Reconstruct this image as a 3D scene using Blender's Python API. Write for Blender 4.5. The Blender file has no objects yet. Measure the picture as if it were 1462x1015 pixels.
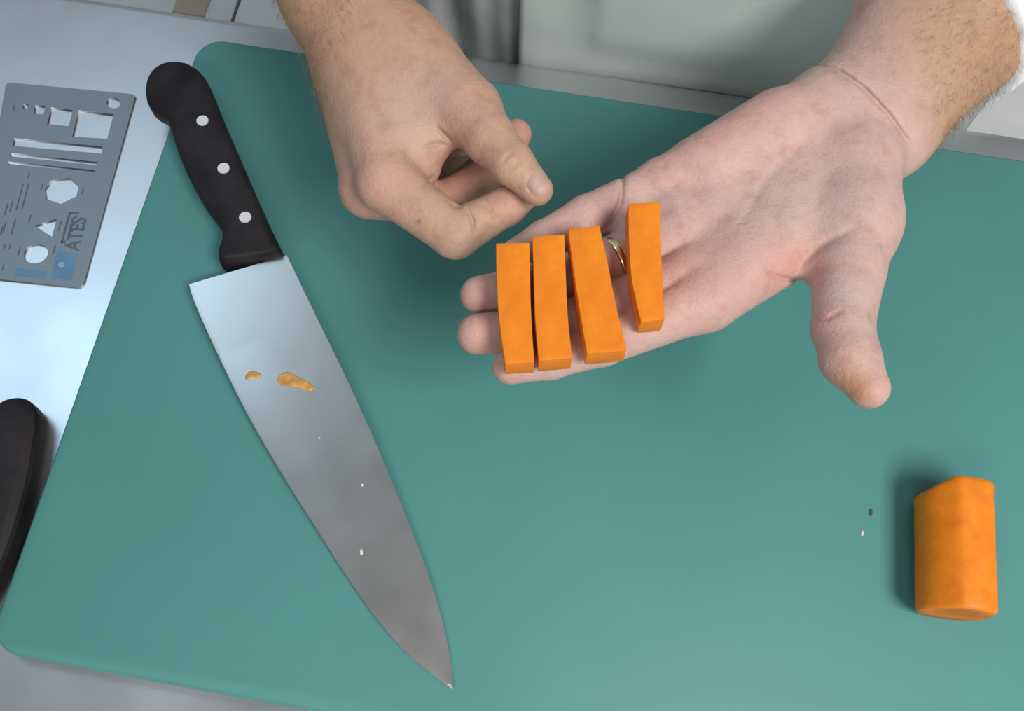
import bpy, bmesh, math, random
import numpy as np
from mathutils import Vector, Matrix

random.seed(7)
rng = np.random.default_rng(7)
scene = bpy.context.scene
col = scene.collection

# ------------------------------------------------------------------ camera
W, H, F = 1462.0, 1015.0, 1500.0
TX, TY, RZ = 0.38055, -0.00430, 0.17664
CAM = np.array([0.26628, -0.01227, 0.54100])
CR = np.array((Matrix.Rotation(RZ, 3, 'Z') @ Matrix.Rotation(TX, 3, 'X') @ Matrix.Rotation(TY, 3, 'Y')))
cd = bpy.data.cameras.new('camera')
cd.sensor_fit = 'HORIZONTAL'; cd.sensor_width = 36.0; cd.lens = F * 36.0 / W
cd.clip_start = 0.02; cd.clip_end = 50
cam = bpy.data.objects.new('camera', cd); col.objects.link(cam)
cam.matrix_world = Matrix.Translation(CAM.tolist()) @ Matrix(CR.tolist()).to_4x4()
scene.camera = cam

# ------------------------------------------------------------------ world, lamps, exposure
world = bpy.data.worlds.new('world'); scene.world = world
world.use_nodes = True
bg = world.node_tree.nodes['Background']
bg.inputs[0].default_value = (0.80, 0.86, 0.92, 1); bg.inputs[1].default_value = 0.26

def area(name, loc, target, sx, sy, power, color):
    l = bpy.data.lights.new(name, 'AREA'); l.shape = 'RECTANGLE'; l.size = sx; l.size_y = sy
    l.energy = power; l.color = color
    o = bpy.data.objects.new(name, l); col.objects.link(o); o.location = loc
    d = Vector(target) - Vector(loc); o.rotation_euler = d.to_track_quat('-Z', 'Y').to_euler()
    return o
area('overhead_light', (-1.05, 0.84, 2.0), (-1.05, 0.84, 0), 1.0, 0.7, 6.4, (0.52, 0.78, 1.0))
area('overhead_light', (-1.0, 1.75, 2.0), (-1.0, 1.75, 0), 1.2, 1.0, 3.6, (0.62, 0.82, 1.0))
area('overhead_light', (1.45, -0.75, 2.0), (1.45, -0.75, 0), 0.8, 1.2, 72, (1.0, 0.97, 0.93))
area('overhead_light', (-0.2, -1.6, 2.0), (-0.2, -1.6, 0), 1.4, 0.6, 20, (1.0, 0.98, 0.95))  # fill light added in front to brighten apron and hands, no known fixture

scene.view_settings.view_transform = 'Standard'
scene.view_settings.look = 'None'
scene.view_settings.gamma = 1.0
scene.view_settings.use_curve_mapping = False
scene.view_settings.exposure = 0.0

# ------------------------------------------------------------------ helpers
def un(px, py, z=0.0):
    """the place at height z (metres over the board) seen at a pixel of the photograph"""
    d = CR @ np.array([(px - W / 2) / F, -(py - H / 2) / F, -1.0])
    t = (z - CAM[2]) / d[2]
    return CAM + t * d
def depth(p): return float(-(CR.T @ (np.asarray(p) - CAM))[2])
def pr(p):
    q = (np.asarray(p) - CAM) @ CR
    return np.stack([W / 2 + F * q[..., 0] / -q[..., 2], H / 2 - F * q[..., 1] / -q[..., 2]], -1)

def tag(o, label=None, cat=None, group=None, kind=None):
    if label: o['label'] = label
    if cat: o['category'] = cat
    if group: o['group'] = group
    if kind: o['kind'] = kind
    return o
def empty(name, loc=(0, 0, 0)):
    o = bpy.data.objects.new(name, None); o.empty_display_size = 0.02
    col.objects.link(o); o.location = loc; return o
def link_mesh(name, me, mat=None, parent=None, origin=None, smooth=False):
    """mesh given in world coordinates; its origin is moved to `origin` (or to its root)"""
    base = Vector((0, 0, 0))
    if parent is not None:
        r = parent
        while r is not None: base += Vector(r.location); r = r.parent
    elif origin is not None:
        base = Vector(origin)
    me.transform(Matrix.Translation(-base))
    o = bpy.data.objects.new(name, me); col.objects.link(o)
    if parent is not None: o.parent = parent
    else: o.location = base
    if mat: me.materials.append(mat)
    if smooth:
        for p in me.polygons: p.use_smooth = True
    return o
def from_py(verts, faces):
    me = bpy.data.meshes.new('mesh'); me.from_pydata([tuple(map(float, v)) for v in verts], [], [tuple(map(int, f)) for f in faces]); me.update()
    return me
def from_bm(bm):
    bmesh.ops.recalc_face_normals(bm, faces=bm.faces)
    me = bpy.data.meshes.new('mesh'); bm.to_mesh(me); bm.free(); return me
def auto_smooth(me, ang=35):
    bm = bmesh.new(); bm.from_mesh(me)
    for f in bm.faces: f.smooth = True
    for e in bm.edges:
        if len(e.link_faces) == 2 and e.calc_face_angle(0) > math.radians(ang): e.smooth = False
    bm.to_mesh(me); bm.free()
def box_mesh(x0, x1, y0, y1, z0, z1, bev=0.0, seg=2):
    bm = bmesh.new(); bmesh.ops.create_cube(bm, size=1)
    for v in bm.verts:
        v.co = Vector(((x0 + x1) / 2 + v.co.x * (x1 - x0), (y0 + y1) / 2 + v.co.y * (y1 - y0), (z0 + z1) / 2 + v.co.z * (z1 - z0)))
    if bev: bmesh.ops.bevel(bm, geom=bm.edges[:], offset=bev, segments=seg, profile=0.5, affect='EDGES')
    return from_bm(bm)
def catmull(pts, n, closed=True):
    P = np.asarray(pts, float); m = len(P); out = []
    segs = m if closed else m - 1
    per = max(2, n // segs)
    for i in range(segs):
        if closed: a, b, c, d = P[(i - 1) % m], P[i], P[(i + 1) % m], P[(i + 2) % m]
        else: a, b, c, d = P[max(i - 1, 0)], P[i], P[i + 1], P[min(i + 2, m - 1)]
        for k in range(per):
            t = k / per
            out.append(0.5 * (2 * b + (c - a) * t + (2 * a - 5 * b + 4 * c - d) * t * t + (3 * b - a - 3 * c + d) * t ** 3))
    if not closed: out.append(P[-1])
    return np.array(out)
def resample(P, n):
    P = np.asarray(P, float); s = np.r_[0, np.cumsum(np.linalg.norm(np.diff(P, axis=0), axis=1))]
    t = np.linspace(0, s[-1], n)
    return np.stack([np.interp(t, s, P[:, k]) for k in range(P.shape[1])], 1)
def stack_mesh(outline, rings, soft=0):
    """closed outline in xy; rings = [(inset, z), ...] from bottom to top"""
    P = np.asarray(outline)[:, :2]; n = len(P)
    area2 = np.sum(P[:, 0] * np.roll(P[:, 1], -1) - P[:, 1] * np.roll(P[:, 0], -1))
    if area2 < 0: P = P[::-1]
    T = np.roll(P, -1, 0) - np.roll(P, 1, 0); T /= np.linalg.norm(T, axis=1)[:, None] + 1e-12
    N = np.stack([-T[:, 1], T[:, 0]], 1)   # inward for CCW
    for _ in range(soft): N = 0.25 * np.roll(N, 1, 0) + 0.5 * N + 0.25 * np.roll(N, -1, 0)
    vs, fs = [], []
    for ins, z in rings:
        for p, q in zip(P, N): vs.append((p[0] + q[0] * ins, p[1] + q[1] * ins, z))
    for r in range(len(rings) - 1):
        for i in range(n):
            j = (i + 1) % n
            fs.append((r * n + i, r * n + j, (r + 1) * n + j, (r + 1) * n + i))
    fs.append(tuple(range(n - 1, -1, -1))); fs.append(tuple((len(rings) - 1) * n + i for i in range(n)))
    return from_py(vs, fs)
def flat_curve(splines, thick, z):
    """plate with holes: list of closed xy polygons, first the outline"""
    cu = bpy.data.curves.new('plate', 'CURVE'); cu.dimensions = '2D'; cu.fill_mode = 'BOTH'; cu.extrude = thick / 2
    for s in splines:
        sp = cu.splines.new('POLY'); sp.points.add(len(s) - 1); sp.use_cyclic_u = True
        for i, p in enumerate(s): sp.points[i].co = (p[0], p[1], 0, 1)
    return curve_to_mesh(cu, Matrix.Translation((0, 0, z)))
def curve_to_mesh(cu, M):
    o = bpy.data.objects.new('tmp_curve', cu); col.objects.link(o)
    dg = bpy.context.evaluated_depsgraph_get(); dg.update()
    me = bpy.data.meshes.new_from_object(o.evaluated_get(dg))
    bpy.data.objects.remove(o); bpy.data.curves.remove(cu)
    me.transform(M); me.materials.clear(); return me
def text_mesh(s, size, extr=0.00005):
    cu = bpy.data.curves.new('text', 'FONT'); cu.body = s; cu.size = size; cu.extrude = extr; cu.offset = size * 0.018
    return cu

# ------------------------------------------------------------------ materials
def new_mat(name):
    m = bpy.data.materials.new(name); m.use_nodes = True
    nt = m.node_tree; return m, nt, nt.nodes['Principled BSDF']
def noise(nt, scale, detail=3, rough=0.55, vec=None, coords='Object', stretch=None):
    tc = nt.nodes.new('ShaderNodeTexCoord'); n = nt.nodes.new('ShaderNodeTexNoise')
    n.inputs['Scale'].default_value = scale; n.inputs['Detail'].default_value = detail; n.inputs['Roughness'].default_value = rough
    src = tc.outputs[coords]
    if stretch:
        mp = nt.nodes.new('ShaderNodeMapping'); mp.inputs['Scale'].default_value = stretch[:3]
        if len(stretch) > 3: mp.inputs['Rotation'].default_value = (0, 0, stretch[3])
        nt.links.new(src, mp.inputs[0]); src = mp.outputs[0]
    nt.links.new(src, n.inputs['Vector']); return n
def ramp(nt, fac, stops):
    r = nt.nodes.new('ShaderNodeValToRGB')
    while len(r.color_ramp.elements) < len(stops): r.color_ramp.elements.new(0.5)
    for e, (p, c) in zip(r.color_ramp.elements, stops): e.position = p; e.color = (*c, 1) if len(c) == 3 else c
    nt.links.new(fac, r.inputs[0]); return r
def bump(nt, bsdf, height, strength, dist):
    b = nt.nodes.new('ShaderNodeBump'); b.inputs['Strength'].default_value = strength; b.inputs['Distance'].default_value = dist
    nt.links.new(height, b.inputs['Height']); nt.links.new(b.outputs[0], bsdf.inputs['Normal'])
def simple(name, c, rough=0.5, metal=0.0, var=0.0, scale=60, bmp=0.0, spec=None, stretch=None):
    m, nt, b = new_mat(name)
    b.inputs['Roughness'].default_value = rough; b.inputs['Metallic'].default_value = metal
    if spec is not None: b.inputs['Specular IOR Level'].default_value = spec
    n = noise(nt, scale, stretch=stretch)
    lo = tuple(max(0, x * (1 - var)) for x in c); hi = tuple(min(1, x * (1 + var)) for x in c)
    r = ramp(nt, n.outputs['Fac'], [(0.3, lo), (0.7, hi)])
    nt.links.new(r.outputs[0], b.inputs['Base Color'])
    if bmp: bump(nt, b, n.outputs['Fac'], bmp, 0.001)
    return m
def steel(name, c, rough, rvar, scale, stretch=None, metal=1.0):
    m, nt, b = new_mat(name)
    b.inputs['Metallic'].default_value = metal
    n = noise(nt, scale, 4, stretch=stretch)
    r = ramp(nt, n.outputs['Fac'], [(0.3, tuple(x * 0.92 for x in c)), (0.7, c)])
    nt.links.new(r.outputs[0], b.inputs['Base Color'])
    q = ramp(nt, n.outputs['Fac'], [(0.25, (rough - rvar,) * 3), (0.75, (rough + rvar,) * 3)])
    nt.links.new(q.outputs[0], b.inputs['Roughness'])
    return m

M = {}
M['table'] = steel('table steel', (0.72, 0.73, 0.74), 0.34, 0.05, 14)
M['leg'] = steel('leg steel', (0.6, 0.6, 0.6), 0.35, 0.05, 30)
M['blade'] = steel('blade steel', (0.60, 0.58, 0.55), 0.30, 0.02, 40, stretch=(1, 1, 1))
M['gauge'] = steel('gauge steel', (0.27, 0.285, 0.295), 0.45, 0.04, 90, stretch=(1, 14, 1, 0.2))
M['rivet'] = simple('rivet aluminium', (0.62, 0.63, 0.63), 0.5, 0.3)
M['handle'] = simple('black handle plastic', (0.013, 0.010, 0.012), 0.55, 0, 0.6, 40, 0.15, spec=0.25)
M['ink'] = simple('etched print', (0.075, 0.11, 0.15), 0.5, 0.3, 0.15)
M['inkb'] = simple('blue grey print', (0.10, 0.20, 0.30), 0.45, 0.3, 0.12)
M['gold'] = simple('ring gold', (0.72, 0.55, 0.33), 0.22, 1.0, 0.05)
M['floor'] = simple('grout', (0.16, 0.16, 0.16), 0.8)
M['tile'] = simple('pale floor tile', (0.82, 0.82, 0.80), 0.45, 0, 0.08, 8)
M['tile_tan'] = simple('tan floor tile', (0.52, 0.42, 0.30), 0.5, 0, 0.1, 8)
M['jacket_white'] = simple('white cotton', (0.85, 0.86, 0.88), 0.9, 0, 0.03, 300, 0.2)
M['trouser'] = simple('grey cotton', (0.42, 0.45, 0.45), 0.9, 0, 0.08, 120, 0.2)
M['hair'] = simple('arm hair', (0.20, 0.12, 0.065), 0.6)

def board_mat():
    m, nt, b = new_mat('green polyethylene')
    n = noise(nt, 6, 4); r = ramp(nt, n.outputs['Fac'], [(0.3, (0.066, 0.222, 0.205)), (0.7, (0.077, 0.248, 0.232))])
    nt.links.new(r.outputs[0], b.inputs['Base Color'])
    n2 = noise(nt, 900, 2)
    bump(nt, b, n2.outputs['Fac'], 0.12, 0.0004)
    b.inputs['Roughness'].default_value = 0.5; b.inputs['Specular IOR Level'].default_value = 0.35
    return m
M['board'] = board_mat()
def carrot_mat(name, a, c):
    m, nt, b = new_mat(name)
    n = noise(nt, 120, 5); r = ramp(nt, n.outputs['Fac'], [(0.3, a), (0.72, c)])
    at = nt.nodes.new('ShaderNodeAttribute'); at.attribute_name = 'Col'
    mx = nt.nodes.new('ShaderNodeMix'); mx.data_type = 'RGBA'; mx.blend_type = 'MULTIPLY'; mx.inputs[0].default_value = 1
    nt.links.new(r.outputs[0], mx.inputs[6]); nt.links.new(at.outputs['Color'], mx.inputs[7])
    nt.links.new(mx.outputs[2], b.inputs['Base Color'])
    n2 = noise(nt, 420, 3); bump(nt, b, n2.outputs['Fac'], 0.25, 0.0006)
    b.inputs['Roughness'].default_value = 0.5; b.inputs['Specular IOR Level'].default_value = 0.3
    b.inputs['Subsurface Weight'].default_value = 0.12; b.inputs['Subsurface Radius'].default_value = (1, 0.4, 0.05); b.inputs['Subsurface Scale'].default_value = 0.003
    return m
M['carrot'] = carrot_mat('carrot flesh', (0.68, 0.178, 0.006), (0.80, 0.245, 0.010))
def skin_mat():
    m, nt, b = new_mat('skin')
    at = nt.nodes.new('ShaderNodeAttribute'); at.attribute_name = 'Col'
    n = noise(nt, 95, 7, 0.68); r = ramp(nt, n.outputs['Fac'], [(0.28, (0.84, 0.75, 0.72)), (0.46, (1, 0.97, 0.95)), (0.58, (1.05, 1.05, 1.05)), (0.76, (1.0, 0.86, 0.82))])
    mx = nt.nodes.new('ShaderNodeMix'); mx.data_type = 'RGBA'; mx.blend_type = 'MULTIPLY'; mx.inputs[0].default_value = 1
    nt.links.new(at.outputs['Color'], mx.inputs[6]); nt.links.new(r.outputs[0], mx.inputs[7])
    nt.links.new(mx.outputs[2], b.inputs['Base Color'])
    n2 = noise(nt, 700, 3, 0.6); n3 = noise(nt, 160, 4, 0.6)
    ad = nt.nodes.new('ShaderNodeMath'); ad.operation = 'ADD'
    nt.links.new(n2.outputs['Fac'], ad.inputs[0]); nt.links.new(n3.outputs['Fac'], ad.inputs[1])
    bump(nt, b, ad.outputs[0], 0.34, 0.0014)
    b.inputs['Roughness'].default_value = 0.52; b.inputs['Specular IOR Level'].default_value = 0.35
    b.inputs['Subsurface Weight'].default_value = 0.18; b.inputs['Subsurface Radius'].default_value = (1, 0.35, 0.2); b.inputs['Subsurface Scale'].default_value = 0.004
    return m
M['skin'] = skin_mat()
M['nail'] = simple('fingernail', (0.47, 0.31, 0.25), 0.5, 0, 0.06, 200)
def cloth_mat(name, c):
    m, nt, b = new_mat(name)
    n = noise(nt, 9, 4); r = ramp(nt, n.outputs['Fac'], [(0.3, tuple(x * 0.86 for x in c)), (0.7, c)])
    nt.links.new(r.outputs[0], b.inputs['Base Color']); b.inputs['Roughness'].default_value = 0.85
    n2 = noise(nt, 500, 2); bump(nt, b, n2.outputs['Fac'], 0.2, 0.0006)
    return m
M['apron'] = cloth_mat('pale green apron cotton', (0.53, 0.58, 0.56))

# ------------------------------------------------------------------ setting: floor with tiles
ZT = -0.012                 # table top (board top is z = 0)
ZF = ZT - 0.90
YE = float((un(400, 33, ZT)[1] + un(1394, 183, ZT)[1]) / 2)     # back edge of the table
floor = link_mesh('floor', box_mesh(-2.4, 3.0, -1.4, 2.6, ZF - 0.06, ZF - 0.004), M['floor'], origin=(0, 0, ZF - 0.06))
tag(floor, 'pale tiled kitchen floor far below the steel table', 'floor', kind='structure')
jx = float(un(338, 10, ZF)[0]); tsz = 0.30
tile_me = None
for i in range(-5, 8):
    for j in range(0, 6):
        x0 = jx + i * tsz; y0 = 0.42 + j * tsz
        if tile_me is None:
            tile_me = box_mesh(0.003, tsz - 0.003, 0.003, tsz - 0.003, -0.006, 0, 0.0015, 1); tile_me.materials.append(M['tile'])
        o = bpy.data.objects.new('tile', tile_me); col.objects.link(o); o.parent = floor
        o.location = (x0, y0, 0.06)
pt = un(276, 2, ZF)
strip = link_mesh('tile', box_mesh(pt[0] - 0.028, pt[0] + 0.028, pt[1] - 0.03, pt[1] + 0.33, ZF - 0.001, ZF + 0.004, 0.001, 1), M['tile_tan'], parent=floor)

M['wall'] = simple('pale painted wall', (0.55, 0.56, 0.56), 0.7, 0, 0.04, 4)
tag(link_mesh('wall_back', box_mesh(-2.4, 3.0, 2.5, 2.6, ZF - 0.004, 2.3), M['wall'], origin=(0.3, 2.5, ZF)), 'plain pale kitchen wall behind the cook', 'wall', kind='structure')

# ------------------------------------------------------------------ steel work table
table = empty('work_table', (0.3, YE - 0.35, ZF))
tag(table, 'stainless steel work table under the green cutting board', 'table')
def tabletop():
    x0, x1, y0, y1 = -0.75, 1.35, YE - 0.72, YE
    r = 0.007
    prof = [(y0, ZT - 0.04), (y0, ZT - r)] + [(y0 + r - r * math.cos(a), ZT - r + r * math.sin(a)) for a in np.linspace(0.4, math.pi / 2, 4)]
    prof += [(y1 - r + r * math.sin(a), ZT - r + r * math.cos(a)) for a in np.linspace(0, math.pi / 2, 5)] + [(y1, ZT - 0.04), (y1 - 0.01, ZT - 0.04), (y1 - 0.01, ZT - 0.012), (y0 + 0.01, ZT - 0.012), (y0 + 0.01, ZT - 0.04)]
    n = len(prof); vs = [(x0, *p) for p in prof] + [(x1, *p) for p in prof]
    fs = [(i, (i + 1) % n, n + (i + 1) % n, n + i) for i in range(n)] + [tuple(range(n)), tuple(range(2 * n - 1, n - 1, -1))]
    me = from_py(vs, fs); bm = bmesh.new(); bm.from_mesh(me); bpy.data.meshes.remove(me)
    me = from_bm(bm); auto_smooth(me, 50); return me
link_mesh('tabletop', tabletop(), M['table'], table)
for lx in (-0.68, 1.28):
    for ly in (YE - 0.66, YE - 0.06):
        bm = bmesh.new(); bmesh.ops.create_cone(bm, segments=16, radius1=0.019, radius2=0.019, depth=0.888, cap_ends=True)
        bmesh.ops.translate(bm, verts=bm.verts, vec=(lx, ly, ZF + 0.444))
        link_mesh('leg', from_bm(bm), M['leg'], table, smooth=False)

# ------------------------------------------------------------------ cutting board
def rounded_rect(x0, x1, y0, y1, r, n=8):
    out = []
    for cx, cy, a0 in ((x1 - r, y0 + r, -90), (x1 - r, y1 - r, 0), (x0 + r, y1 - r, 90), (x0 + r, y0 + r, 180)):
        for k in range(n + 1):
            a = math.radians(a0 + 90 * k / n); out.append((cx + r * math.cos(a), cy + r * math.sin(a)))
    return np.array(out)
me = stack_mesh(rounded_rect(0, 0.545, 0, 0.380, 0.016), [(0.0014, ZT), (0, ZT + 0.0015), (0, -0.0022), (0.0006, -0.0008), (0.0020, 0.0)])
auto_smooth(me, 60)
board = link_mesh('cutting_board', me, M['board'], origin=(0.27, 0.19, ZT))
tag(board, 'large green plastic cutting board lying on the steel table', 'cutting board')

# ------------------------------------------------------------------ chef's knife
def xy(pts, z): return np.array([un(a, b, z)[:2] for a, b in pts])
kroot = empty('chef_knife', tuple(un(340, 385, 0.0)))
tag(kroot, "long chef's knife with black three-rivet handle lying across the cutting board", 'knife')
ho = [(255, 95), (236, 98), (220, 109), (211, 127), (212, 149), (222, 164), (238, 173), (246, 190), (254, 214), (263, 238), (276, 266), (292, 294), (308, 316), (318, 331), (319, 346), (314, 360), (314, 371), (316, 379), (323, 382),
      (345, 379), (378, 374), (397, 370.5), (404, 367), (404, 361), (394, 341), (378, 306), (362, 270), (346, 233), (330, 196), (315, 161), (303, 131), (291, 111), (275, 99)]
out = catmull(xy(ho, 0.011), 180); out = resample(np.r_[out, out[:1]], 151)[:-1]
me = stack_mesh(out, [(0.0035, 0.0012), (0.0010, 0.0028), (0.0, 0.006), (0.0, 0.013), (0.0006, 0.0155), (0.0016, 0.0178), (0.0032, 0.0190)], soft=4)
auto_smooth(me, 40)
handle = link_mesh('handle', me, M['handle'], kroot)
for a, b in ((289, 172), (319, 240), (350, 310)):
    c = un(a, b, 0.0195); bm = bmesh.new()
    bmesh.ops.create_cone(bm, segments=24, radius1=0.0039, radius2=0.0034, depth=0.003, cap_ends=True)
    bmesh.ops.translate(bm, verts=bm.verts, vec=(c[0], c[1], 0.0183))
    link_mesh('rivet', from_bm(bm), M['rivet'], handle)
def blade_mesh():
    n = 60
    e = resample(catmull([(270, 406), (276, 426), (300, 482), (350, 585), (400, 672), (450, 752), (500, 830), (545, 893), (592, 943), (647.5, 985)], 90, False), n)
    s = resample(catmull([(410, 366), (450, 449), (500, 552), (540, 641), (577, 731), (604, 800), (623, 856), (637, 910), (645, 955), (648, 984)], 90, False), n)
    vs, fs = [], []
    cols = [(0.0, 1.0), (0.12, 0.93), (0.5, 0.62), (0.955, 0.20), (1.0, 0.03)]
    for i in range(n):
        t = i / (n - 1); zc = 0.0095 * (1 - t) ** 1.2 + 0.0013
        A = un(*s[i], zc); B = un(*e[i], zc)
        wdt = np.linalg.norm(A - B)
        for side in (1, -1):
            for k, (u, h) in enumerate(cols):
                if k == 3: u = 1 - min(0.0016 / max(wdt, 1e-5), 0.12)
                p = A + (B - A) * u; hh = 0.00125 * h * (1 - 0.45 * t)
                vs.append((p[0], p[1], zc + side * hh))
    m = len(cols)
    for i in range(n - 1):
        a, b = i * 2 * m, (i + 1) * 2 * m
        for k in range(m - 1):
            fs.append((a + k, a + k + 1, b + k + 1, b + k)); fs.append((a + m + k, b + m + k, b + m + k + 1, a + m + k + 1))
        fs.append((a, b, b + m, a + m)); fs.append((a + m - 1, a + 2 * m - 1, b + 2 * m - 1, b + m - 1))
    fs.append(tuple(range(m)) + tuple(range(2 * m - 1, m - 1, -1)))
    l = (n - 1) * 2 * m; fs.append(tuple(range(l, l + m)) + tuple(range(l + 2 * m - 1, l + m - 1, -1)))
    bm = bmesh.new(); me = from_py(vs, fs); bm.from_mesh(me); bpy.data.meshes.remove(me)
    me = from_bm(bm); auto_smooth(me, 6); return me
link_mesh('blade', blade_mesh(), M['blade'], kroot)

# scraps of carrot on the blade
def scrap(name, pts, z, h, mat, label, group=None):
    o2 = catmull(xy(pts, z), 28); me = stack_mesh(o2, [(0, z), (0.0002, z + h * 0.6), (0.0010 if h > 0.0005 else 0.0003, z + h)])
    auto_smooth(me, 50)
    o = link_mesh(name, me, mat, origin=(*o2.mean(0), z)); tag(o, label, 'carrot scrap', group); return o
M['scrap'] = simple('wet carrot shred', (0.50, 0.25, 0.06), 0.35, 0, 0.3, 250)
M['scrap_pale'] = simple('pale carrot shred', (0.62, 0.62, 0.60), 0.4, 0, 0.1, 250)
def bz(py): return 0.0095 * max(0, 1 - (py - 385) / 600) ** 1.2 + 0.0013 + 0.0005
scrap('carrot_scrap', [(350, 537), (355, 531), (365, 530), (373, 534), (370, 540), (360, 540), (352, 543)], bz(536), 0.0007, M['scrap'], 'small orange carrot shred stuck near the knife edge', 'carrot shreds on the blade')
scrap('carrot_scrap', [(395, 541), (403, 533), (413, 531), (424, 537), (438, 544), (448, 552), (444, 559), (430, 555), (415, 552), (401, 550)], bz(543), 0.0008, M['scrap'], 'larger orange carrot shred in the middle of the knife blade', 'carrot shreds on the blade')
for (a, b, r, lb) in ((424, 582, 2.6, 'smallest pale speck, just below the larger orange shred on the blade'), (456, 622, 3.2, 'pale speck in the middle of the blade below the orange shreds'),
                      (517, 691, 3, 'tiny pale speck on the right half of the blade'), (516, 788, 3.4, 'pale speck nearest the knife tip')):
    scrap('carrot_speck', [(a - r * .7, b - r), (a + r * .6, b - r * 1.2), (a + r * .8, b + r), (a - r * .5, b + r * 1.4)], bz(b) - 0.0002, 0.0004, M['scrap_pale'], lb, 'pale specks on the blade')

M['crumb'] = simple('dark carrot crumb', (0.05, 0.06, 0.03), 0.7)
for (a, b, r, m_, lb) in ((1243, 731, 3.2, M['crumb'], 'tiny dark crumb on the board left of the carrot chunk'), (1231, 761, 2.6, M['scrap_pale'], 'tiny pale crumb on the board left of the carrot chunk')):
    scrap('crumb', [(a - r * .7, b - r), (a + r * .6, b - r * 1.2), (a + r * .8, b + r), (a - r * .5, b + r * 1.4)], 0.0, 0.0005, m_, lb, 'crumbs on the board')
# ------------------------------------------------------------------ steel cut gauge
ZG = ZT + 0.0014
groot = empty('cutting_gauge', tuple(un(100, 265, ZT)))
tag(groot, 'flat steel cutting gauge plate with square, round and slot cut-outs', 'gauge')
def circ(cx, cy, rx, ry, n=28, rot=0): 
    return xy([(cx + rx * math.cos(2 * math.pi * k / n) * math.cos(rot) - ry * math.sin(2 * math.pi * k / n) * math.sin(rot), cy + rx * math.cos(2 * math.pi * k / n) * math.sin(rot) + ry * math.sin(2 * math.pi * k / n) * math.cos(rot)) for k in range(n)], ZG)
outline = xy([(8, 121), (12, 117.5), (188, 134), (193, 137), (191, 145), (120, 402), (116, 409), (110, 410), (-36, 395), (-39, 390)], ZG)
holes = [xy(p, ZG) for p in (
    [(112, 157), (162, 163), (153, 198), (103, 195)], [(73, 153), (104, 157), (98, 180), (67, 177)], [(50, 150), (64.5, 151), (62, 163.5), (47.5, 162)], [(33.5, 148), (41, 148.8), (39.5, 155), (32, 154.4)],
    [(20, 197), (146, 209), (145, 219), (18, 208)], [(15, 218), (139, 231), (138, 235.5), (13.5, 223)], [(11, 230), (136, 243), (135.4, 246.4), (10.4, 233.4)],
    [(74, 257), (99, 253.5), (112, 265), (109, 280), (87, 291), (66, 284), (63.5, 269)], [(49, 322), (81, 312), (74, 338)])]
holes.append(circ(162, 147, 10, 7.5, rot=0.1)); holes.append(circ(51, 362, 17.5, 13.5, rot=-0.25))
me = flat_curve([outline] + holes, 0.0012, ZT + 0.0007)
link_mesh('plate', me, M['gauge'], groot)
ux = (un(193, 137, ZG) - un(10, 118, ZG)); ux /= np.linalg.norm(ux)
ang = math.atan2(ux[1], ux[0])
def ink_quad(pts, mat=None, name='printed_mark'):
    p = xy(pts, ZG); me = stack_mesh(p, [(0, ZT + 0.0010), (0, ZT + 0.00142)])
    return link_mesh(name, me, mat or M['ink'], groot)
ink_quad([(22, 383), (65, 387), (63, 397), (19, 393)], M['inkb'])
blk = ink_quad([(82, 358), (110, 362), (101, 400), (72, 397)], M['inkb'])
p = circ(88, 378, 5, 4, 16); me = stack_mesh(p, [(0, ZT + 0.0013), (0, ZT + 0.0016)]); link_mesh('printed_dot', me, simple('pale print', (0.22, 0.34, 0.44), 0.45, 0.3), groot)
# lettering reads upwards along the long side; the bracket beside it
def put_text(s, size, px, py, rot, mat, sx=1.0):
    c = un(px, py, ZG); me = curve_to_mesh(text_mesh(s, size), Matrix.Translation((c[0], c[1], ZT + 0.00142)) @ Matrix.Rotation(rot, 4, 'Z') @ Matrix.Diagonal((sx, 1, 1, 1)))
    return link_mesh('lettering', me, mat, groot)
rot_up = math.atan2(*(un(122, 300, ZG) - un(108, 357, ZG))[[1, 0]])
put_text('ATES', 0.0125, 112, 358, rot_up, M['ink'], 0.80)
ink_quad([(98.5, 302), (101.5, 302.3), (89, 347), (86, 346.7)]); ink_quad([(101, 302), (113, 303), (112.4, 306), (100, 305)]); ink_quad([(88, 343.5), (94, 344), (93, 347.4), (87, 347)])
for q in (308, 317, 326, 335): ink_quad([(105.5 - (q - 308) * 0.27, q), (110 - (q - 308) * 0.27, q + 0.4), (108.6 - (q - 308) * 0.27, q + 5), (104.2 - (q - 308) * 0.27, q + 4.6)])
for a, b, L_ in ((33, 262, 38), (41, 262, 36), (42, 246, 8), (22, 313, 22), (11, 290, 17), (18, 287, 15), (4, 322, 14), (8, 318, 14), (7, 348, 8), (15, 348, 8), (6, 376, 10), (44, 307, 12), (61, 262, 9), (87, 316, 14), (29, 352, 14), (79, 350, 13), (119, 268, 9), (21, 150, 8)):
    ink_quad([(a - 0.9, b), (a + 0.9, b + 0.1), (a + 0.9 - L_ * 0.27, b + L_), (a - 0.9 - L_ * 0.27, b + L_ - 0.1)])

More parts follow.
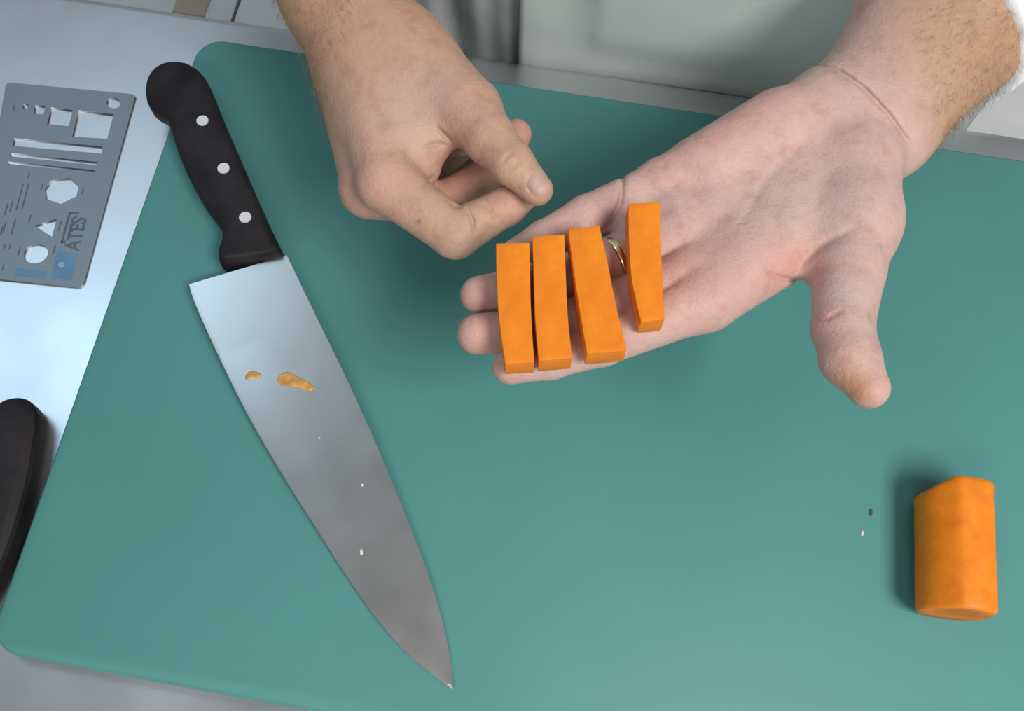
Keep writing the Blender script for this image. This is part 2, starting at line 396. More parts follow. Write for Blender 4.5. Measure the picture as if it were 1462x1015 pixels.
# ------------------------------------------------------------------ second knife, only its handle in view
k2 = empty('kitchen_knife', tuple(un(0, 740, ZT)))
tag(k2, 'second knife at the left edge of the photo, only its black handle in view', 'knife')
h2 = [(28, 569), (44, 574), (54, 588), (56, 604), (52, 640), (43, 690), (30, 740), (13, 790), (-8, 838), (-30, 880), (-50, 915), (-85, 925), (-100, 900), (-84, 830), (-62, 760), (-42, 690), (-25, 630), (-8, 588), (8, 573)]
o2 = catmull(xy(h2, 0.001), 140)
me = stack_mesh(o2, [(0.003, ZT), (0.0005, ZT + 0.002), (0.0, ZT + 0.006), (0.0, ZT + 0.014), (0.0012, ZT + 0.0165), (0.0048, ZT + 0.0185), (0.0060, ZT + 0.0190)])
auto_smooth(me, 24); link_mesh('handle', me, M['handle'], k2)
b2 = xy([(-52, 890), (-92, 905), (-150, 1060), (-185, 1190), (-200, 1260), (-150, 1200), (-100, 1080), (-62, 970)], ZT + 0.008)
link_mesh('blade', stack_mesh(catmull(b2, 60), [(0.0006, ZT + 0.0070), (0, ZT + 0.008), (0.0006, ZT + 0.0090)]), M['blade'], k2)

# ------------------------------------------------------------------ trimmed carrot piece
def carrot_piece():
    A = un(1366, 876, 0.019); B = un(1363, 691, 0.020)
    ax = (B - A); ax[2] = 0; Lc = np.linalg.norm(ax) ; ax /= Lc
    rt = np.array([ax[1], -ax[0], 0])
    sec = np.array([(-8, 0), (4, 0), (10, 2), (14.5, 7), (16.6, 14), (16.8, 22), (15.6, 29), (12.5, 32.8), (7, 34.4), (0, 34.8), (-3.6, 34.2), (-8, 31), (-13.5, 25.5), (-17.0, 19), (-17.6, 12), (-15.5, 5.5), (-12, 2)]) / 1000
    sec = catmull(sec, 60)
    n = len(sec); vs, fs, cl = [], [], []
    st = [(-0.0, 0.93), (0.0006, 0.972), (0.0020, 1.0)] + [(t, 1.0) for t in np.linspace(0.10, 0.9, 9) * Lc] + [(Lc - 0.0022, 1.02), (Lc - 0.0008, 1.0), (Lc, 0.96)]
    cz = 0.018
    def pos(u, w, t, s, tt):
        u2 = u * s; w2 = (w - cz) * s + cz
        # back end is cut obliquely at its left
        sh = 0.0
        if tt > 0.5: sh = -max(0, -u2 - 0.005) * 0.58 * ((tt - 0.5) * 2)
        wob = 0.00007 * math.sin(t * 220 + u * 300)
        p = A + ax * (t + sh) + rt * (u2 + wob); return (p[0], p[1], w2 + (0 if w < 0.003 else wob))
    for t, s in st:
        for u, w in sec: vs.append(pos(u, w, t, s, t / Lc)); cl.append((1, 1, 1))
    for r in range(len(st) - 1):
        for i in range(n):
            j = (i + 1) % n; fs.append((r * n + i, r * n + j, (r + 1) * n + j, (r + 1) * n + i))
    # end faces as concentric rings, slightly hollow, core a shade darker
    for end in (0, 1):
        base = 0 if end == 0 else (len(st) - 1) * n; prev = list(range(base, base + n))
        t0, s0 = st[0] if end == 0 else st[-1]
        for s, c, dz in ((0.62, (0.99, 0.97, 0.9), 0.0004), (0.56, (0.87, 0.84, 0.8), 0.0006), (0.25, (0.84, 0.80, 0.8), 0.0008)):
            cur = []
            for u, w in sec:
                p = pos(u, w, t0 + (dz if end == 0 else -dz), s0 * s, t0 / Lc); cur.append(len(vs)); vs.append(p); cl.append(c)
            for i in range(n):
                j = (i + 1) % n; f = (prev[i], prev[j], cur[j], cur[i]); fs.append(f if end else f[::-1])
            prev = cur
        fs.append(tuple(prev) if end else tuple(prev[::-1]))
    me = from_py(vs, fs)
    at = me.color_attributes.new('Col', 'FLOAT_COLOR', 'POINT')
    for i, c in enumerate(cl): at.data[i].color = (*c, 1)
    z0 = min(v.co.z for v in me.vertices); me.transform(Matrix.Translation((0, 0, -z0)))
    auto_smooth(me, 42)
    return link_mesh('carrot_piece', me, M['carrot'], origin=tuple(un(1364, 790, 0.0)))
tag(carrot_piece(), 'thick peeled carrot chunk with squared sides lying alone at the right of the board', 'carrot')

# ------------------------------------------------------------------ signed-distance modelling for hands and clothing
def smin(a, b, k):
    h = np.maximum(k - np.abs(a - b), 0) / k
    return np.minimum(a, b) - h * h * k * 0.25
def cone(p, A, B, ra, rb, n=None, s=1.0):
    ba = (B - A).astype(np.float32); L2 = float(ba @ ba) + 1e-12
    v = p - A.astype(np.float32); h = np.clip(v @ ba / L2, 0, 1)
    v = v - h[:, None] * ba
    if n is not None and s != 1.0:
        vn = v @ n.astype(np.float32); v = v + (vn * (s - 1))[:, None] * n.astype(np.float32)
    return np.sqrt((v * v).sum(1)) - (ra + (rb - ra) * h)
def surface_nets(f, lo, hi, vox, blk=8):
    lo = np.asarray(lo, float); n = np.ceil((np.asarray(hi) - lo) / vox).astype(int) + 1
    n = ((n + blk - 1) // blk) * blk
    nb = n // blk
    g = np.stack(np.meshgrid(*[np.arange(k) for k in nb], indexing='ij'), -1).reshape(-1, 3)
    cen = (lo + (g * blk + (blk - 1) / 2) * vox).astype(np.float32)
    dc = f(cen)
    vals = np.repeat(np.repeat(np.repeat(dc.reshape(nb), blk, 0), blk, 1), blk, 2).astype(np.float32)
    near = g[np.abs(dc) < blk * vox * 1.75]
    off = np.stack(np.meshgrid(*[np.arange(blk)] * 3, indexing='ij'), -1).reshape(-1, 3)
    for c in range(0, len(near), 400):
        idx = (near[c:c + 400, None, :] * blk + off[None]).reshape(-1, 3)
        vals[idx[:, 0], idx[:, 1], idx[:, 2]] = f((lo + idx * vox).astype(np.float32))
    ins = vals < 0
    c8 = [(0, 0, 0), (1, 0, 0), (0, 1, 0), (1, 1, 0), (0, 0, 1), (1, 0, 1), (0, 1, 1), (1, 1, 1)]
    sh = tuple(n - 1)
    cnt = np.zeros(sh, np.int8)
    for a, b, c in c8: cnt += ins[a:a + sh[0], b:b + sh[1], c:c + sh[2]]
    cells = np.argwhere((cnt > 0) & (cnt < 8))
    acc = np.zeros((len(cells), 3)); num = np.zeros(len(cells))
    V8 = [vals[cells[:, 0] + a, cells[:, 1] + b, cells[:, 2] + c] for a, b, c in c8]
    for i in range(8):
        for j in range(i + 1, 8):
            d = np.array(c8[j]) - np.array(c8[i])
            if np.abs(d).sum() != 1: continue
            m = (V8[i] < 0) != (V8[j] < 0)
            t = np.where(m, V8[i] / (V8[i] - V8[j] + 1e-20), 0)
            acc += np.where(m[:, None], np.array(c8[i]) + t[:, None] * d, 0); num += m
    verts = lo + (cells + acc / num[:, None]) * vox
    idm = -np.ones(sh, np.int64); idm[cells[:, 0], cells[:, 1], cells[:, 2]] = np.arange(len(cells))
    faces = []
    for ax in range(3):
        o1, o2_ = [(1, 2), (2, 0), (0, 1)][ax]
        a = [slice(1, -1)] * 3; b = [slice(1, -1)] * 3
        a[ax] = slice(0, -1); b[ax] = slice(1, None)
        A_, B_ = ins[tuple(a)], ins[tuple(b)]
        e = np.argwhere(A_ != B_)
        flip = A_[e[:, 0], e[:, 1], e[:, 2]]
        e = e + 1; e[:, ax] -= 1
        def cell(d1, d2):
            q = e.copy(); q[:, o1] -= d1; q[:, o2_] -= d2; return idm[q[:, 0], q[:, 1], q[:, 2]]
        q = np.stack([cell(0, 0), cell(1, 0), cell(1, 1), cell(0, 1)], 1)
        q[~flip] = q[~flip][:, ::-1]
        faces.append(q[(q >= 0).all(1)])
    return verts, np.concatenate(faces)
def grad(f, p, h=0.0003):
    p = p.astype(np.float32); g = np.zeros((len(p), 3))
    for s in ((1, 1, 1), (1, -1, -1), (-1, 1, -1), (-1, -1, 1)):
        s = np.array(s, np.float32); g += f(p + s * h)[:, None] * s
    return g / (4 * h)
def refine(f, v, it=2):
    for _ in range(it):
        d = f(v.astype(np.float32)); g = grad(f, v); g2 = np.maximum((g * g).sum(1), 0.15)
        st = -(d / g2)[:, None] * g
        l = np.linalg.norm(st, axis=1); st *= np.minimum(1, 0.0006 / np.maximum(l, 1e-9))[:, None]
        v = v + st
    return v
def hit(f, px, py):
    d = CR @ np.array([(px - W / 2) / F, -(py - H / 2) / F, -1.0]); d /= np.linalg.norm(d)
    t = 0.25
    for _ in range(160):
        s = float(f((CAM + t * d)[None].astype(np.float32))[0])
        if s < 0.00005: break
        t += s * 0.6
    return CAM + t * d
def seg_dist(P, poly):
    best = np.full(len(P), 1e9); arc = np.zeros(len(P)); s0 = 0.0
    for a, b in zip(poly[:-1], poly[1:]):
        a = np.array(a, float); b = np.array(b, float); ba = b - a; L = np.linalg.norm(ba)
        h = np.clip(((P - a) @ ba) / (ba @ ba), 0, 1); d = np.linalg.norm(P - a - h[:, None] * ba, axis=1)
        arc = np.where(d < best, s0 + h * L, arc); best = np.minimum(best, d); s0 += L
    return best, np.clip(4 * (arc / s0) * (1 - arc / s0), 0, 1) ** 0.7

ZN = np.array([0, 0, 1.0])
def J(px, py, z, r):
    p = un(px, py, z / 1000.0); return p, r * depth(p) / F
class Limb:
    """palm/forearm primitives blended softly, fingers blended to the palm but kept apart from each other"""
    def __init__(s): s.palm = []; s.fingers = []; s.creases = []
    def add(s, a, b, k=0.010, n=None, fl=1.0): 
        A, ra = J(*a); B, rb = J(*b); s.palm.append((A, B, ra, rb, k, n, fl))
    def finger(s, *js, kp=0.006, bulge=()):
        s.fingers.append(([J(*j) for j in js], kp))
    def crease(s, poly, z, dep, wid):
        """a groove following a line drawn on the skin"""
        pts = [un(a, b, z / 1000.0) for a, b in poly]; s.creases.append((pts, dep, wid))
    def base(s, p):
        D = None
        for A, B, ra, rb, k, n, fl in s.palm:
            d = cone(p, A, B, ra, rb, n, fl); D = d if D is None else smin(D, d, k)
        out = None
        for js, kp in s.fingers:
            fd = None
            for (A, ra), (B, rb) in zip(js[:-1], js[1:]):
                d = cone(p, A, B, ra, rb); fd = d if fd is None else smin(fd, d, 0.0022)
            fd = smin(fd, D, kp); out = fd if out is None else smin(out, fd, 0.0007)
        return out if out is not None else D
    def __call__(s, p):
        d = s.base(p)
        for pts, dep, wid in s.creases:
            c = np.mean(pts, 0); R = max(np.linalg.norm(np.array(q) - c) for q in pts) + 0.02
            m = np.abs(p - c.astype(np.float32)).max(1) < R
            if not m.any(): continue
            q = p[m].astype(float)
            # distance to the line measured across the surface (the line is a curtain along its local viewing normal)
            dirn = CAM - c; dirn /= np.linalg.norm(dirn)
            Q = q - np.outer((q - c) @ dirn, dirn); L = [np.array(t) - ((np.array(t) - c) @ dirn) * dirn for t in pts]
            dd, tp = seg_dist(Q, L); up = (q - c) @ dirn
            d[m] += (dep * tp * np.exp(-(dd / wid) ** 2) * (np.abs(up) < 0.016)).astype(np.float32)
        return d

# ---- open palm (person's left hand)
LH = Limb()
LH.add((1470, -115, 118, 140), (1352, 22, 112, 120), 0.012, ZN, 1.15)
LH.add((1352, 22, 112, 120), (1240, 168, 108, 92), 0.012, ZN, 1.25)
LH.add((1240, 168, 108, 92), (1198, 174, 112, 85), 0.012, ZN, 1.4)
LH.add((1192, 152, 115, 54), (948, 262, 116, 36), 0.008)
LH.add((1195, 178, 112, 52), (968, 336, 117, 37), 0.008)
LH.add((1215, 195, 112, 50), (988, 394, 120, 38), 0.008)
LH.add((1225, 220, 114, 50), (1003, 430, 124, 40), 0.008)
LH.add((1110, 183, 118, 51), (1010, 240, 119, 42), 0.010)
LH.add((1150, 338, 117, 50), (1022, 418, 121, 42), 0.008)
LH.add((1228, 240, 118, 57), (1222, 315, 121, 58), 0.009)
LH.add((965, 300, 117, 34), (898, 330, 117, 25), 0.006)
LH.finger((948, 262, 116, 34), (838, 311, 119, 32), (778, 343, 121, 28.5), (738, 363, 122, 23))
LH.finger((968, 336, 117, 38), (838, 388, 119, 35.5), (754, 411, 121, 31.5), (684, 421, 123, 27))
LH.finger((988, 394, 120, 40), (838, 452, 121, 34), (752, 472, 122, 31), (682, 477, 124, 29.5))
LH.finger((1003, 430, 124, 42), (858, 490, 122, 33), (786, 512, 122, 29.5), (729, 523, 124, 26))
LH.finger((1222, 315, 121, 57), (1212, 384, 126, 51), (1203, 468, 132, 43.5), (1214, 512, 135, 43), (1240, 553, 137, 30.5), kp=0.012)
LH.crease([(1160, 90), (1200, 103), (1235, 128), (1265, 160), (1306, 216)], 122, 0.0030, 0.0012)
LH.crease([(1178, 66), (1210, 82), (1250, 112)], 122, 0.0004, 0.0014)
LH.crease([(1095, 392), (1118, 398), (1152, 402)], 124, 0.0020, 0.0012)
LH.crease([(1128, 392), (1152, 366), (1185, 343), (1228, 322)], 130, 0.0013, 0.0022)
LH.crease([(1156, 456), (1182, 455), (1206, 440)], 140, 0.0012, 0.0010)
LH.crease([(938, 214), (950, 246), (975, 285), (985, 330)], 126, 0.0006, 0.0015)
LH.crease([(890, 246), (886, 290), (870, 318), (852, 334)], 124, 0.0024, 0.0012)
LH.crease([(1160, 190), (1090, 260), (1050, 340), (1100, 395)], 126, 0.0005, 0.0022)
LH.crease([(905, 330), (925, 370)], 128, 0.0007, 0.0009)

# ---- loosely closed hand (person's right hand)
RH = Limb()
RH.add((428, -130, 104, 88), (486, -6, 100, 78), 0.012)
RH.add((486, -6, 100, 78), (540, 78, 97, 82), 0.012)
RH.add((528, 70, 98, 76), (553, 258, 110, 42), 0.008)
RH.add((520, 70, 92, 76), (528, 266, 92, 40), 0.008)
RH.add((518, 70, 84, 70), (524, 258, 74, 37), 0.008)
RH.add((516, 70, 78, 64), (522, 238, 58, 33), 0.008)
RH.add((580, 105, 104, 66), (600, 200, 107, 42), 0.010)
RH.add((594, 205, 107, 36), (603, 242, 105, 24), 0.007)
RH.add((600, 190, 70, 40), (655, 190, 78, 34), 0.008)
RH.add((575, 85, 102, 70), (668, 158, 118, 47), 0.012)
RH.finger((553, 262, 111, 41), (650, 334, 108, 35), (724, 294, 110, 27), (756, 270, 109, 23))
RH.finger((527, 270, 92, 40), (628, 294, 86, 33), (708, 246, 84, 27), (737, 192, 87, 22))
RH.finger((523, 262, 74, 36), (620, 304, 62, 32), (690, 248, 58, 27), (716, 205, 62, 21))
RH.finger((521, 240, 57, 32), (596, 278, 44, 28), (650, 240, 40, 24), (676, 208, 42, 19))
RH.finger((668, 158, 118, 46), (700, 199, 124, 37), (732, 234, 128, 31), (767, 271, 125, 23), kp=0.005)
RH.crease([(622, 180), (634, 193), (646, 202)], 118, 0.0016, 0.0011)
RH.crease([(604, 210), (620, 206), (640, 207)], 116, 0.0010, 0.0010)
RH.crease([(600, 268), (612, 258), (624, 248)], 118, 0.0010, 0.0009)
RH.crease([(664, 296), (674, 312), (678, 336)], 115, 0.0018, 0.0009)
RH.crease([(690, 290), (702, 302), (710, 316)], 115, 0.0013, 0.0009)
RH.crease([(716, 234), (724, 224), (730, 215)], 134, 0.0007, 0.0007)
RH.crease([(722, 249), (732, 240), (740, 230)], 134, 0.0007, 0.0007)
RH.crease([(640, 290), (652, 296), (662, 294)], 114, 0.0008, 0.0010)
RH.crease([(762, 246), (755, 253), (753, 263), (757, 274), (765, 282)], 130, 0.0009, 0.0007)

def limb_mesh(f, vox=0.0010):
    pts = [q for A, B, ra, rb, *_ in f.palm for q in ((A, ra), (B, rb))] + [q for js, _ in f.fingers for q in js]
    lo = np.min([p - r - 0.006 for p, r in pts], 0); hi = np.max([p + r + 0.006 for p, r in pts], 0)
    v, q = surface_nets(f, lo, hi, vox)
    return refine(f, v), q
lv, lf = limb_mesh(LH)
rv, rf = limb_mesh(RH)

# skin tones: regions of the skin itself (palm pink, tanned forearm, stained thumb, moles)
def paint(v, base, blobs):
    c = np.tile(np.array(base, float), (len(v), 1))
    for px, py, z, r, tone, a in blobs:
        p = un(px, py, z / 1000); rr = r * depth(p) / F
        w = a * np.exp(-(np.linalg.norm(v - p, axis=1) / rr) ** 2)
        c = c * (1 - w[:, None]) + np.array(tone) * w[:, None]
    return c
PALM = (0.52, 0.355, 0.315); TAN = (0.40, 0.235, 0.125); PINK = (0.56, 0.29, 0.25); PALE = (0.52, 0.40, 0.345); RED = (0.50, 0.22, 0.17); STAIN = (0.47, 0.19, 0.045); MOLE = (0.07, 0.035, 0.02); BACK = (0.475, 0.300, 0.215)
lc = paint(lv, PALM, [
    (1440, 20, 115, 130, TAN, 1.0), (1380, 130, 100, 90, TAN, 1.0), (1320, 220, 95, 45, TAN, 0.9), (1350, 40, 135, 90, BACK, 0.8), (1410, 60, 140, 90, TAN, 0.85), (1340, 170, 110, 55, TAN, 1.0), (1314, 236, 92, 38, TAN, 1.0), (1258, 235, 138, 42, PALM, 0.9), (1310, 240, 90, 50, TAN, 0.6),
    (1060, 190, 130, 90, PINK, 0.6), (955, 235, 128, 40, PINK, 0.5), (1000, 400, 130, 80, PINK, 0.55), (1120, 385, 130, 45, PINK, 0.85), (1150, 365, 132, 30, RED, 0.4),
    (1110, 280, 128, 80, PALE, 0.6), (1205, 420, 148, 35, PALE, 0.7), (1190, 500, 140, 40, BACK, 0.4), (1212, 560, 146, 36, STAIN, 1.0), (1252, 560, 140, 18, PINK, 0.6), (1180, 460, 140, 20, PINK, 0.6),
    (680, 420, 124, 45, RED, 0.45), (675, 480, 124, 45, RED, 0.5), (715, 530, 124, 32, RED, 0.3), (820, 310, 125, 60, PINK, 0.35), (895, 395, 125, 40, RED, 0.45), (885, 455, 125, 30, RED, 0.35), (1107, 354, 131, 4.5, MOLE, 1.0)])
rc = paint(rv, BACK, [
    (440, 0, 100, 130, TAN, 0.85), (440, 120, 90, 60, TAN, 0.7), (470, 180, 85, 40, TAN, 0.5), (550, 20, 120, 80, (0.48, 0.27, 0.18), 0.6), (545, 268, 120, 50, PINK, 0.45), (510, 285, 100, 40, PINK, 0.4), (665, 160, 132, 40, PINK, 0.4),
    (590, 160, 125, 60, PALE, 0.45), (675, 265, 100, 60, RED, 0.5), (725, 300, 112, 26, RED, 0.55), (745, 195, 90, 40, RED, 0.6), (660, 350, 118, 35, PALE, 0.35), (655, 230, 105, 26, RED, 0.5), (760, 272, 130, 25, BACK, 0.3),
    (597, 317, 118, 4.0, MOLE, 0.95), (700, 199, 134, 3.2, MOLE, 0.8), (573, 109, 122, 4.5, MOLE, 0.55), (540, 103, 122, 3.5, MOLE, 0.4), (606, 146, 122, 3, MOLE, 0.5), (556, 225, 124, 3, MOLE, 0.4), (470, 60, 120, 4, MOLE, 0.3)])

# ---- torso and upper arms (hidden in the clothes), one body
xa = float(un(740, 82, ZT)[0]); xr = float(un(1225, 150, ZT)[0]); cx = (float(un(600, 62, ZT)[0]) + xr) / 2 + 0.01
TW, TD = 0.215, 0.135
ty = YE + 0.02 + TD
lw0, _ = J(1352, 22, 112, 120); lw1, _ = J(1470, -115, 118, 140)
rw0, _ = J(486, -6, 100, 78); rw1, _ = J(428, -130, 104, 88)
def unit(a): return a / np.linalg.norm(a)
l_elb = lw1 + unit(lw1 - lw0) * 0.10 + np.array([0, 0, 0.02]); r_elb = rw1 + unit(rw1 - rw0) * 0.10 + np.array([0, 0, 0.03])
sh_l = np.array([cx + 0.20, ty + 0.04, 0.47]); sh_r = np.array([cx - 0.20, ty + 0.04, 0.47])
def torso(p, inf):
    q = p - np.array([cx, ty, 0], np.float32)
    d = (np.sqrt((q[:, 0] / TW) ** 2 + (q[:, 1] / TD) ** 2) - 1) * TD * 0.9
    d = np.maximum(d, np.abs(q[:, 2] + 0.05) - 0.55)
    for e, s, w in ((l_elb, sh_l, lw1), (r_elb, sh_r, rw1)):
        d = smin(d, cone(p, s, e, 0.058, 0.048), 0.03)
        d = smin(d, cone(p, e, w, 0.046, 0.041), 0.02)
    return d - inf
# elbows kept clear of the trunk
l_elb[0] = max(l_elb[0], cx + 0.30); r_elb[0] = min(r_elb[0], cx - 0.26)
tv, tf = surface_nets(lambda p: torso(p, -0.012), (cx - 0.65, ty - 0.25, -0.65), (cx + 0.65, ty + 0.45, 0.60), 0.012, 6)
allv = np.concatenate([lv, rv, tv]); allf = np.concatenate([lf, rf + len(lv), tf + len(lv) + len(rv)])
allc = np.concatenate([lc, rc, np.tile(np.array(TAN), (len(tv), 1))])
person = empty('person', (cx, ty, ZF))
tag(person, 'cook behind the table in pale green apron, one hand loosely closed, other palm open', 'person')
me = bpy.data.meshes.new('body'); me.from_pydata(allv.tolist(), [], allf.tolist()); me.update()
at = me.color_attributes.new('Col', 'FLOAT_COLOR', 'POINT')
at.data.foreach_set('color', np.c_[allc, np.ones(len(allc))].astype(np.float32).ravel())
body = link_mesh('body', me, M['skin'], person, smooth=True)
tag(body, 'bare freckled forearms and hands')

# thumbnail
def nail(f, c, u, w, ru, rw):
    u = np.array(u, float) / np.linalg.norm(u); w = np.array(w, float) / np.linalg.norm(w); vs = []; fs = []; n = 20; rings = (0.0, 0.4, 0.75, 1.0)
    pts = []
    for r in rings:
        for k in range(n if r else 1):
            a = 2 * math.pi * k / n; sq = 1 / max(abs(math.cos(a)) ** 3 + abs(math.sin(a)) ** 3, 1e-6) ** (1 / 3)
            q = np.array(c) + u * ru * r * sq * math.cos(a) + w * rw * r * sq * math.sin(a)
            p = hit(f, *q); g = grad(f, p[None])[0]; g /= np.linalg.norm(g)
            vs.append(p + g * (0.00035 if r < 1 else -0.0001))
    for k in range(n): fs.append((0, 1 + k, 1 + (k + 1) % n))
    for r in range(2):
        for k in range(n):
            a, b = 1 + r * n + k, 1 + r * n + (k + 1) % n; fs.append((a, a + n, b + n, b))
    return from_py(vs, fs)
nl = link_mesh('fingernail', nail(RH, (769.5, 265.5), (0.72, 0.69), (-0.69, 0.72), 16.5, 14), M['nail'], body, smooth=True)
tag(nl, 'thumbnail of the closed hand')

# arm hair
def hair(v, c, f, axis, sel, count):
    ids = np.where(sel)[0]; ids = rng.choice(ids, count); P = v[ids]; G = grad(f, P); G /= np.linalg.norm(G, axis=1)[:, None] + 1e-9
    vs, fs = [], []
    for p, g in zip(P, G):
        L = rng.uniform(0.005, 0.011); d = axis * rng.uniform(0.5, 1.0) + g * rng.uniform(0.35, 0.9) + rng.normal(0, 0.3, 3); d /= np.linalg.norm(d)
        s = np.cross(d, g); s /= np.linalg.norm(s) + 1e-9; s2 = np.cross(d, s); w = 0.00005
        b = len(vs); m = p + d * L * 0.55; t = p + d * L + axis * L * 0.25 - g * L * 0.15
        for k in range(3):
            a = 2.094 * k; vs.append(p - g * 0.0003 + w * (s * math.cos(a) + s2 * math.sin(a)))
        for k in range(3):
            a = 2.094 * k; vs.append(m + 0.8 * w * (s * math.cos(a) + s2 * math.sin(a)))
        vs.append(t)
        for k in range(3):
            j = (k + 1) % 3; fs.append((b + k, b + j, b + 3 + j, b + 3 + k)); fs.append((b + 3 + k, b + 3 + j, b + 6))
    return vs, fs
lp = pr(lv); rp = pr(rv)
la = unit(lw0 - lw1); ra_ = unit(J(540, 78, 97, 82)[0] - rw0)
along = (lv - un(1240, 168, 0.108)) @ la
tan_w = np.linalg.norm(lc - np.array(TAN), axis=1)
selL = (along < -0.008) & (tan_w < 0.13) & (lp[:, 1] > -60)
v1, f1 = hair(lv, lc, LH, la, selL, 1500)
selR = (rp[:, 1] < 190) & (rp[:, 1] > -60) & (np.linalg.norm(rc - np.array(TAN), axis=1) < 0.10)
v2, f2 = hair(rv, rc, RH, ra_, selR, 1300)
hm = from_py(v1 + v2, f1 + [tuple(i + len(v1) for i in q) for q in f2])
hr = link_mesh('arm_hair', hm, M['hair'], person); tag(hr, 'fine brown hair on the forearms', kind='stuff')

# jacket: white sleeves, and the grey clothes of the trunk behind the apron
c1 = un(1480, -10, 0.160); c2 = un(1522, 45, 0.152)
cuff_n = unit(np.cross(c2 - c1, np.array([0.0, 0.0, 1.0])))
if cuff_n @ (lw0 - lw1) < 0: cuff_n = -cuff_n
def sleeve_sdf(p):
    d = None
    for e, s, w in ((l_elb, sh_l, lw1), (r_elb, sh_r, rw1)):
        a = smin(cone(p, s, e, 0.075, 0.064), cone(p, e, w if w is lw1 else e + (w - e) * 0.45, 0.062, 0.050), 0.02)
        d = a if d is None else np.minimum(d, a)
    # left sleeve reaches down the forearm to its open cuff
    a = cone(p, lw1, lw0, 0.054, 0.0505, ZN, 1.1); d = smin(d, a, 0.015)
    cutp = (p - c1.astype(np.float32)) @ cuff_n.astype(np.float32)
    d = np.where(p[:, 0] > cx, np.maximum(d, cutp), d)
    q = p - np.array([cx, ty, 0], np.float32)
    t = (np.sqrt((q[:, 0] / (TW + 0.004)) ** 2 + (q[:, 1] / (TD + 0.004)) ** 2) - 1) * TD * 0.9
    t = np.maximum(t, np.abs(q[:, 2] - 0.335) - 0.175)
    return smin(d, t, 0.02)
jv, jf = surface_nets(sleeve_sdf, (cx - 0.75, ty - 0.26, 0.0), (cx + 0.75, ty + 0.5, 0.62), 0.005, 8)
jv = refine(sleeve_sdf, jv, 3)
me = bpy.data.meshes.new('jacket'); me.from_pydata(jv.tolist(), [], jf.tolist()); me.update()
jk = link_mesh('jacket', me, M['jacket_white'], person, smooth=True); tag(jk, 'white jacket with its sleeve end at the top right corner')

def drape(name, x0, x1, z0, z1, yoff, amp, freq, ph, mat, label, nx=90, nz=70, edge=0.0):
    vs, fs = [], []
    for j in range(nz + 1):
        z = z0 + (z1 - z0) * j / nz
        for i in range(nx + 1):
            x = x0 + (x1 - x0) * i / nx; u = min(abs(x - cx) / (TW + 0.05), 0.999)
            y = ty - (TD + 0.02) * math.sqrt(1 - u * u) - yoff
            h = max(0.0, min(1.0, (z - z0) / (z1 - z0)))
            fold = amp * (math.sin(freq * x + ph + 1.8 * math.sin(6 * z)) + 0.5 * math.sin(2.3 * freq * x + 9 * z + ph * 2))
            sag = edge * math.exp(-((z - 0.055) / 0.03) ** 2) * math.sin(14 * (x - x0) + 0.5)
            vs.append((x, max(y + fold + sag, YE + 0.005 if z < 0.01 else YE + 0.001), z))
    for j in range(nz):
        for i in range(nx):
            a = j * (nx + 1) + i; fs.append((a, a + 1, a + nx + 2, a + nx + 1))
    me = from_py(vs, fs); o = link_mesh(name, me, mat, person, smooth=True)
    s = o.modifiers.new('thickness', 'SOLIDIFY'); s.thickness = 0.002; s.offset = 1
    tag(o, label); return o
drape('apron', xa, cx + 0.235, -0.55, 0.33, 0.004, 0.0055, 34, 0.7, M['apron'], 'pale green-grey apron pressed to the table edge', edge=0.004)
drape('trousers', cx - 0.235, xa + 0.03, -0.85, 0.20, -0.014, 0.007, 95, 0.2, M['trouser'], 'grey folded cloth beside the apron')

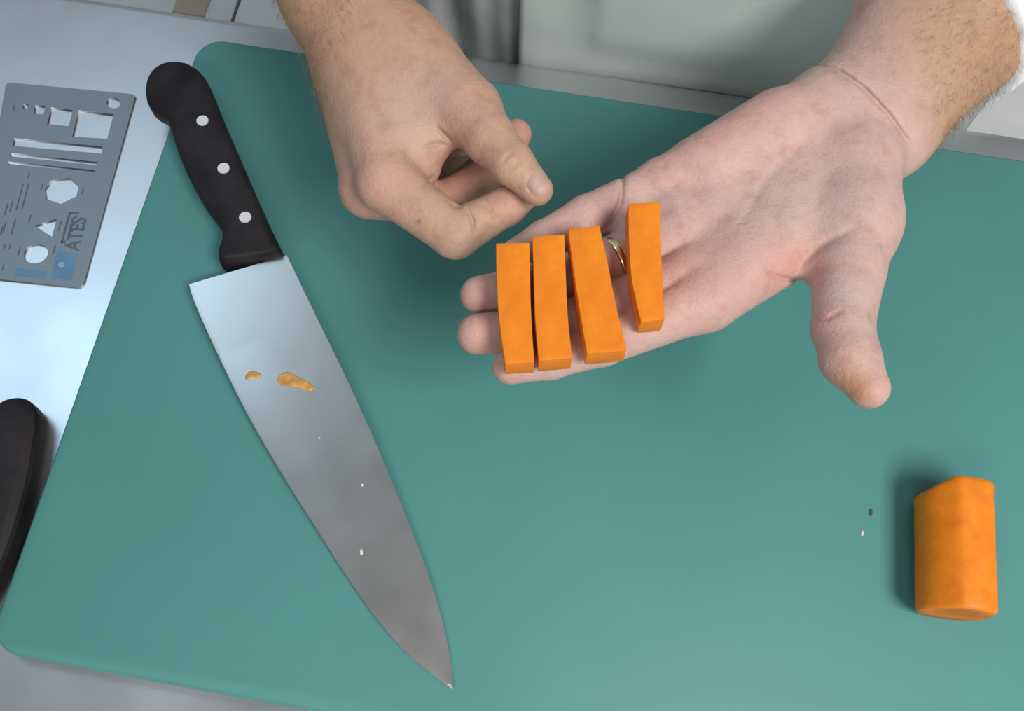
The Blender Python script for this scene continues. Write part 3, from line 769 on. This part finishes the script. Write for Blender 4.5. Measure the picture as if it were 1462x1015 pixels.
# ------------------------------------------------------------------ carrot sticks lying across the open palm
ST_T = 0.0125
def stick(stations, ztop, label, thick=ST_T):
    """stations: left px, right px, height offset (mm) along the upper face"""
    vs, fs, n = [], [], len(stations)
    L = catmull(np.array([(a, b, dz) for (a, b), _, dz in stations], float), 4 * (n - 1), False); R = catmull(np.array([(a, b, dz) for _, (a, b), dz in stations], float), 4 * (n - 1), False)
    m = min(len(L), len(R))
    bm = bmesh.new(); rings = []
    for i in range(m):
        zt = ztop + L[i][2] / 1000
        a = un(L[i][0], L[i][1], zt); b = un(R[i][0], R[i][1], zt)
        rings.append([bm.verts.new(a), bm.verts.new(b), bm.verts.new(b - ZN * thick), bm.verts.new(a - ZN * thick)])
    for i in range(m - 1):
        for k in range(4):
            j = (k + 1) % 4; bm.faces.new((rings[i][k], rings[i + 1][k], rings[i + 1][j], rings[i][j]))
    bm.faces.new(rings[0]); bm.faces.new(rings[-1][::-1])
    bmesh.ops.recalc_face_normals(bm, faces=bm.faces)
    sharp = [e for e in bm.edges if len(e.link_faces) == 2 and e.calc_face_angle(0) > 0.9]
    bmesh.ops.bevel(bm, geom=sharp, offset=0.0005, segments=2, profile=0.5, affect='EDGES')
    me = from_bm(bm)
    at = me.color_attributes.new('Col', 'FLOAT_COLOR', 'POINT')
    at.data.foreach_set('color', np.ones(len(me.vertices) * 4, np.float32))
    auto_smooth(me, 30)
    c = np.mean([v.co for v in me.vertices], 0); zb = min(v.co.z for v in me.vertices)
    o = link_mesh('carrot_stick', me, M['carrot'], origin=(c[0], c[1], zb)); tag(o, label, 'carrot stick', 'carrot sticks held on the open palm')
    return o
ZS = 0.1455
stick([((708, 347), (756, 346), 0), ((709, 400), (757, 400), 0), ((713, 460), (759, 459), 0), ((721, 519), (763, 517), 0)], ZS, 'carrot stick nearest the fingertips, leftmost of the four')
stick([((760, 337), (806, 334), 0), ((762, 395), (808, 393), 0), ((764, 455), (811, 453), 0), ((769, 515), (817, 511), 0)], ZS, 'second carrot stick from the fingertips, straight, beside the leftmost one')
stick([((811, 326), (856, 322), 0), ((818, 380), (868, 376), 0), ((827, 440), (880, 437), 0), ((838, 505), (895, 500), 0)], ZS, 'slanting carrot stick beside the gold ring, third from the fingertips')
stick([((897, 290), (943, 288), 1), ((898, 345), (944, 345), 0.6), ((902, 400), (946, 400), 0.3), ((915, 459), (949, 456), 0)], 0.1470, 'slim carrot stick lying alone near the palm, rightmost of the four')

# ------------------------------------------------------------------ gold ring
def ring():
    a, _ = J(838, 396, 119, 33); b, _ = J(968, 336, 117, 38)
    ax = unit(a - b); c = un(879, 373, 0.1190); r0 = 0.0107
    e1 = unit(np.cross(ax, ZN)); e2 = np.cross(ax, e1); n, m = 64, 10; vs, fs = [], []
    for i in range(n):
        t = 2 * math.pi * i / n; d = e1 * math.cos(t) + e2 * math.sin(t)
        for j in range(m):
            q = 2 * math.pi * j / m; vs.append(c + d * (r0 + 0.0009 * math.cos(q)) + ax * 0.0021 * math.sin(q))
    for i in range(n):
        for j in range(m):
            i2, j2 = (i + 1) % n, (j + 1) % m; fs.append((i * m + j, i2 * m + j, i2 * m + j2, i * m + j2))
    o = link_mesh('ring', from_py(vs, fs), M['gold'], origin=tuple(c), smooth=True)
    tag(o, 'plain gold band on the ring finger of the open hand', 'ring')
ring()
